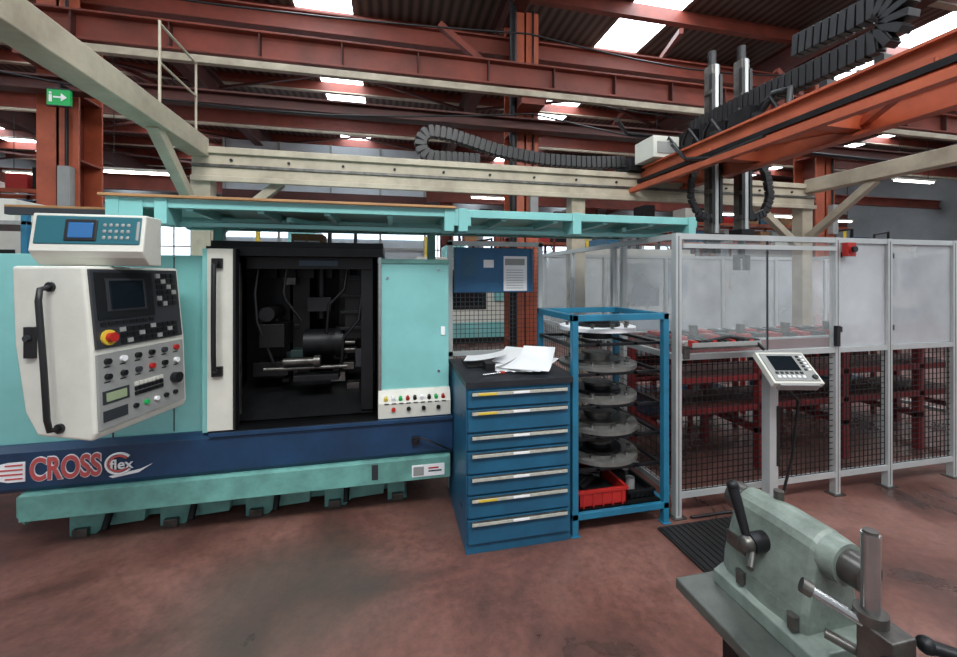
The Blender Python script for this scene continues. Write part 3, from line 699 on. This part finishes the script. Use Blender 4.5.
b=B('storage_shelf_unit')
for x in (-4.9,-3.4):
    for y in (4.6,5.2): b.box(x,x+.05,y,y+.05,0,2.2,RACKB)
for z in (.3,.9,1.5,2.1): b.box(-4.9,-3.35,4.6,5.25,z,z+.04,GREY)
for i in range(5): b.box(-4.8+i*.28,-4.6+i*.28,4.65,5.0,1.54,1.8,(CARD,CREAM,YEL,CABB,CARD)[i]); b.box(-4.8+i*.28,-4.6+i*.28,4.65,5.0,2.14,2.35,(CREAM,YEL,CARD,RED,CREAM)[i])
b.done(.004)

b=B('rubber_mat'); RB=mat('rubber_black',(34,33,33),.6,0,.3,12); b.box(1.66,2.36,1.70,2.24,0,.015,RB)
for i in range(17): b.box(1.67+i*.041,1.685+i*.041,1.71,2.23,.015,.02,BLACK)
b.done(.003)

# ---------------- foreground tailstock on bench
b=B('steel_workbench')
b.box(.79,1.14,.28,.99,.72,.75,PLATE); b.box(.86,1.10,.32,.93,.66,.72,DARK2)
for x in (.88,1.04):
    for y in (.34,.86): b.box(x,x+.06,y,y+.06,0,.66,DARK2)
b.box(.88,1.10,.88,.91,.2,.25,DARK2); b.box(.88,1.10,.35,.38,.2,.25,DARK2)
b.done(.004)
b=B('lathe_tailstock')
b.prism('y',[(.885,.75),(1.10,.75),(1.10,.785),(1.07,.80),(.915,.80),(.885,.785)],.67,.955,CAST)
def ring(y,w0,w1,zt):
    cx=.985; P=[]
    P.append((cx-w0,y,.79)); P.append((cx-w0*.95,y,.84)); P.append((cx-w1,y,zt-.06))
    for a in range(160,19,-20): P.append((cx+w1*math.cos(math.radians(a)),y,zt-.055+.055*math.sin(math.radians(a))))
    P.append((cx+w1,y,zt-.06)); P.append((cx+w0*.95,y,.84)); P.append((cx+w0,y,.79)); return P
R=[ring(.95,.072,.042,.995),ring(.93,.080,.048,1.015),ring(.82,.086,.054,1.022),ring(.73,.080,.054,1.02),ring(.715,.073,.048,1.01)]
n=len(R[0]); vs=[p for r in R for p in r]; fs=[tuple(range(n)),tuple(range(5*n-1,4*n-1,-1))]
for i in range(4):
    for k in range(n): fs.append((i*n+k,i*n+(k+1)%n,(i+1)*n+(k+1)%n,(i+1)*n+k))
b.add(vs,fs,CAST)
b.cyl((.985,.72,.968),(.985,.685,.968),.05,CAST,28,.046); b.cyl((.985,.69,.968),(.985,.645,.968),.036,STEELD,24); b.cyl((.985,.646,.968),(.985,.642,.968),.022,BLACK,20)
b.cyl((.985,.94,.968),(.985,.98,.968),.04,STEELD,24)
for y in (.74,.88): b.cyl((.90,y,.80),(.90,y,.83),.013,STEELD,6)
b.box(.893,.899,.86,.92,.88,.92,STEELD)
b.cyl((1.0,.86,1.015),(1.0,.86,1.04),.012,STEELD,10)
b.cyl((.935,.84,.93),(.885,.84,.93),.024,DARK2,18); b.sphere((.88,.84,.93),.021,STEELD)
b.cyl((.882,.845,.945),(.882,.885,1.045),.010,DARK2,12,.014); b.sphere((.882,.887,1.052),.015,DARK2)
b.cyl((.885,.83,.92),(.845,.80,.90),.008,STEELD,8)
b.done(.006)
b=B('toolpost_clamp')
b.prism('y',[(.87,.75),(.985,.75),(.975,.80),(.89,.80)],.52,.62,CAST); b.box(.895,.955,.55,.61,.80,.93,STEELD)
b.cyl((.918,.60,.93),(.918,.60,.95),.027,STEELD,20); b.cyl((.918,.60,.93),(.918,.60,1.10),.015,STEEL,20); b.cyl((.918,.60,1.10),(.918,.60,1.106),.012,STEELD,20)
b.cyl((.845,.665,.957),(.93,.575,.912),.010,STEEL,16); b.cyl((.838,.672,.960),(.85,.66,.954),.015,STEELD,12); b.cyl((.925,.58,.915),(.942,.562,.905),.015,STEELD,14)
b.cyl((.885,.66,.86),(.96,.56,.84),.010,STEELD,12); b.cyl((.895,.56,.89),(.87,.53,.885),.012,DARK2,12)
b.done(.003)
b=B('clamp_handle'); b.cyl((1.04,.52,.75),(1.04,.52,.90),.012,STEELD,12); b.cyl((1.01,.56,.895),(1.07,.49,.9),.012,DARK2,12); b.sphere((1.005,.565,.895),.016,DARK2); b.cyl((1.04,.52,.75),(1.04,.52,.77),.03,DARK2,16); b.done(.002)

# ---------------- lights / world / camera
w=bpy.data.worlds.new('World'); S.world=w; w.use_nodes=True
bgn=w.node_tree.nodes['Background']; bgn.inputs[0].default_value=(.84,.92,1.0,1); bgn.inputs[1].default_value=.6
def area(n,loc,rot,sx,sy,e,col=(1,1,1)):
    l=bpy.data.lights.new(n,'AREA'); l.shape='RECTANGLE'; l.size=sx; l.size_y=sy; l.energy=e; l.color=col
    o=bpy.data.objects.new(n,l); S.collection.objects.link(o); o.location=loc; o.rotation_euler=rot
area('front_fill',(0,-1.2,5.6),(math.radians(38),0,0),5,1.0,260,(1,.99,.96))  # unseen fill light added behind the camera, aimed at the machine front
area('front_fill',(6,-1.2,5.6),(math.radians(38),0,0),4,1.0,130,(1,.99,.96))  # second unseen fill added further right, same tilt, no fixture
cam=bpy.data.cameras.new('camera'); co=bpy.data.objects.new('camera',cam); S.collection.objects.link(co)
cam.sensor_width=36; cam.lens=36*400/957; cam.shift_y=-(328.5-278)/957; cam.clip_start=.02
co.location=(0,0,1.6); co.rotation_euler=(math.pi/2,0,-math.atan(.22)); S.camera=co
S.view_settings.view_transform='Standard'; S.view_settings.exposure=.08; S.view_settings.look='None'
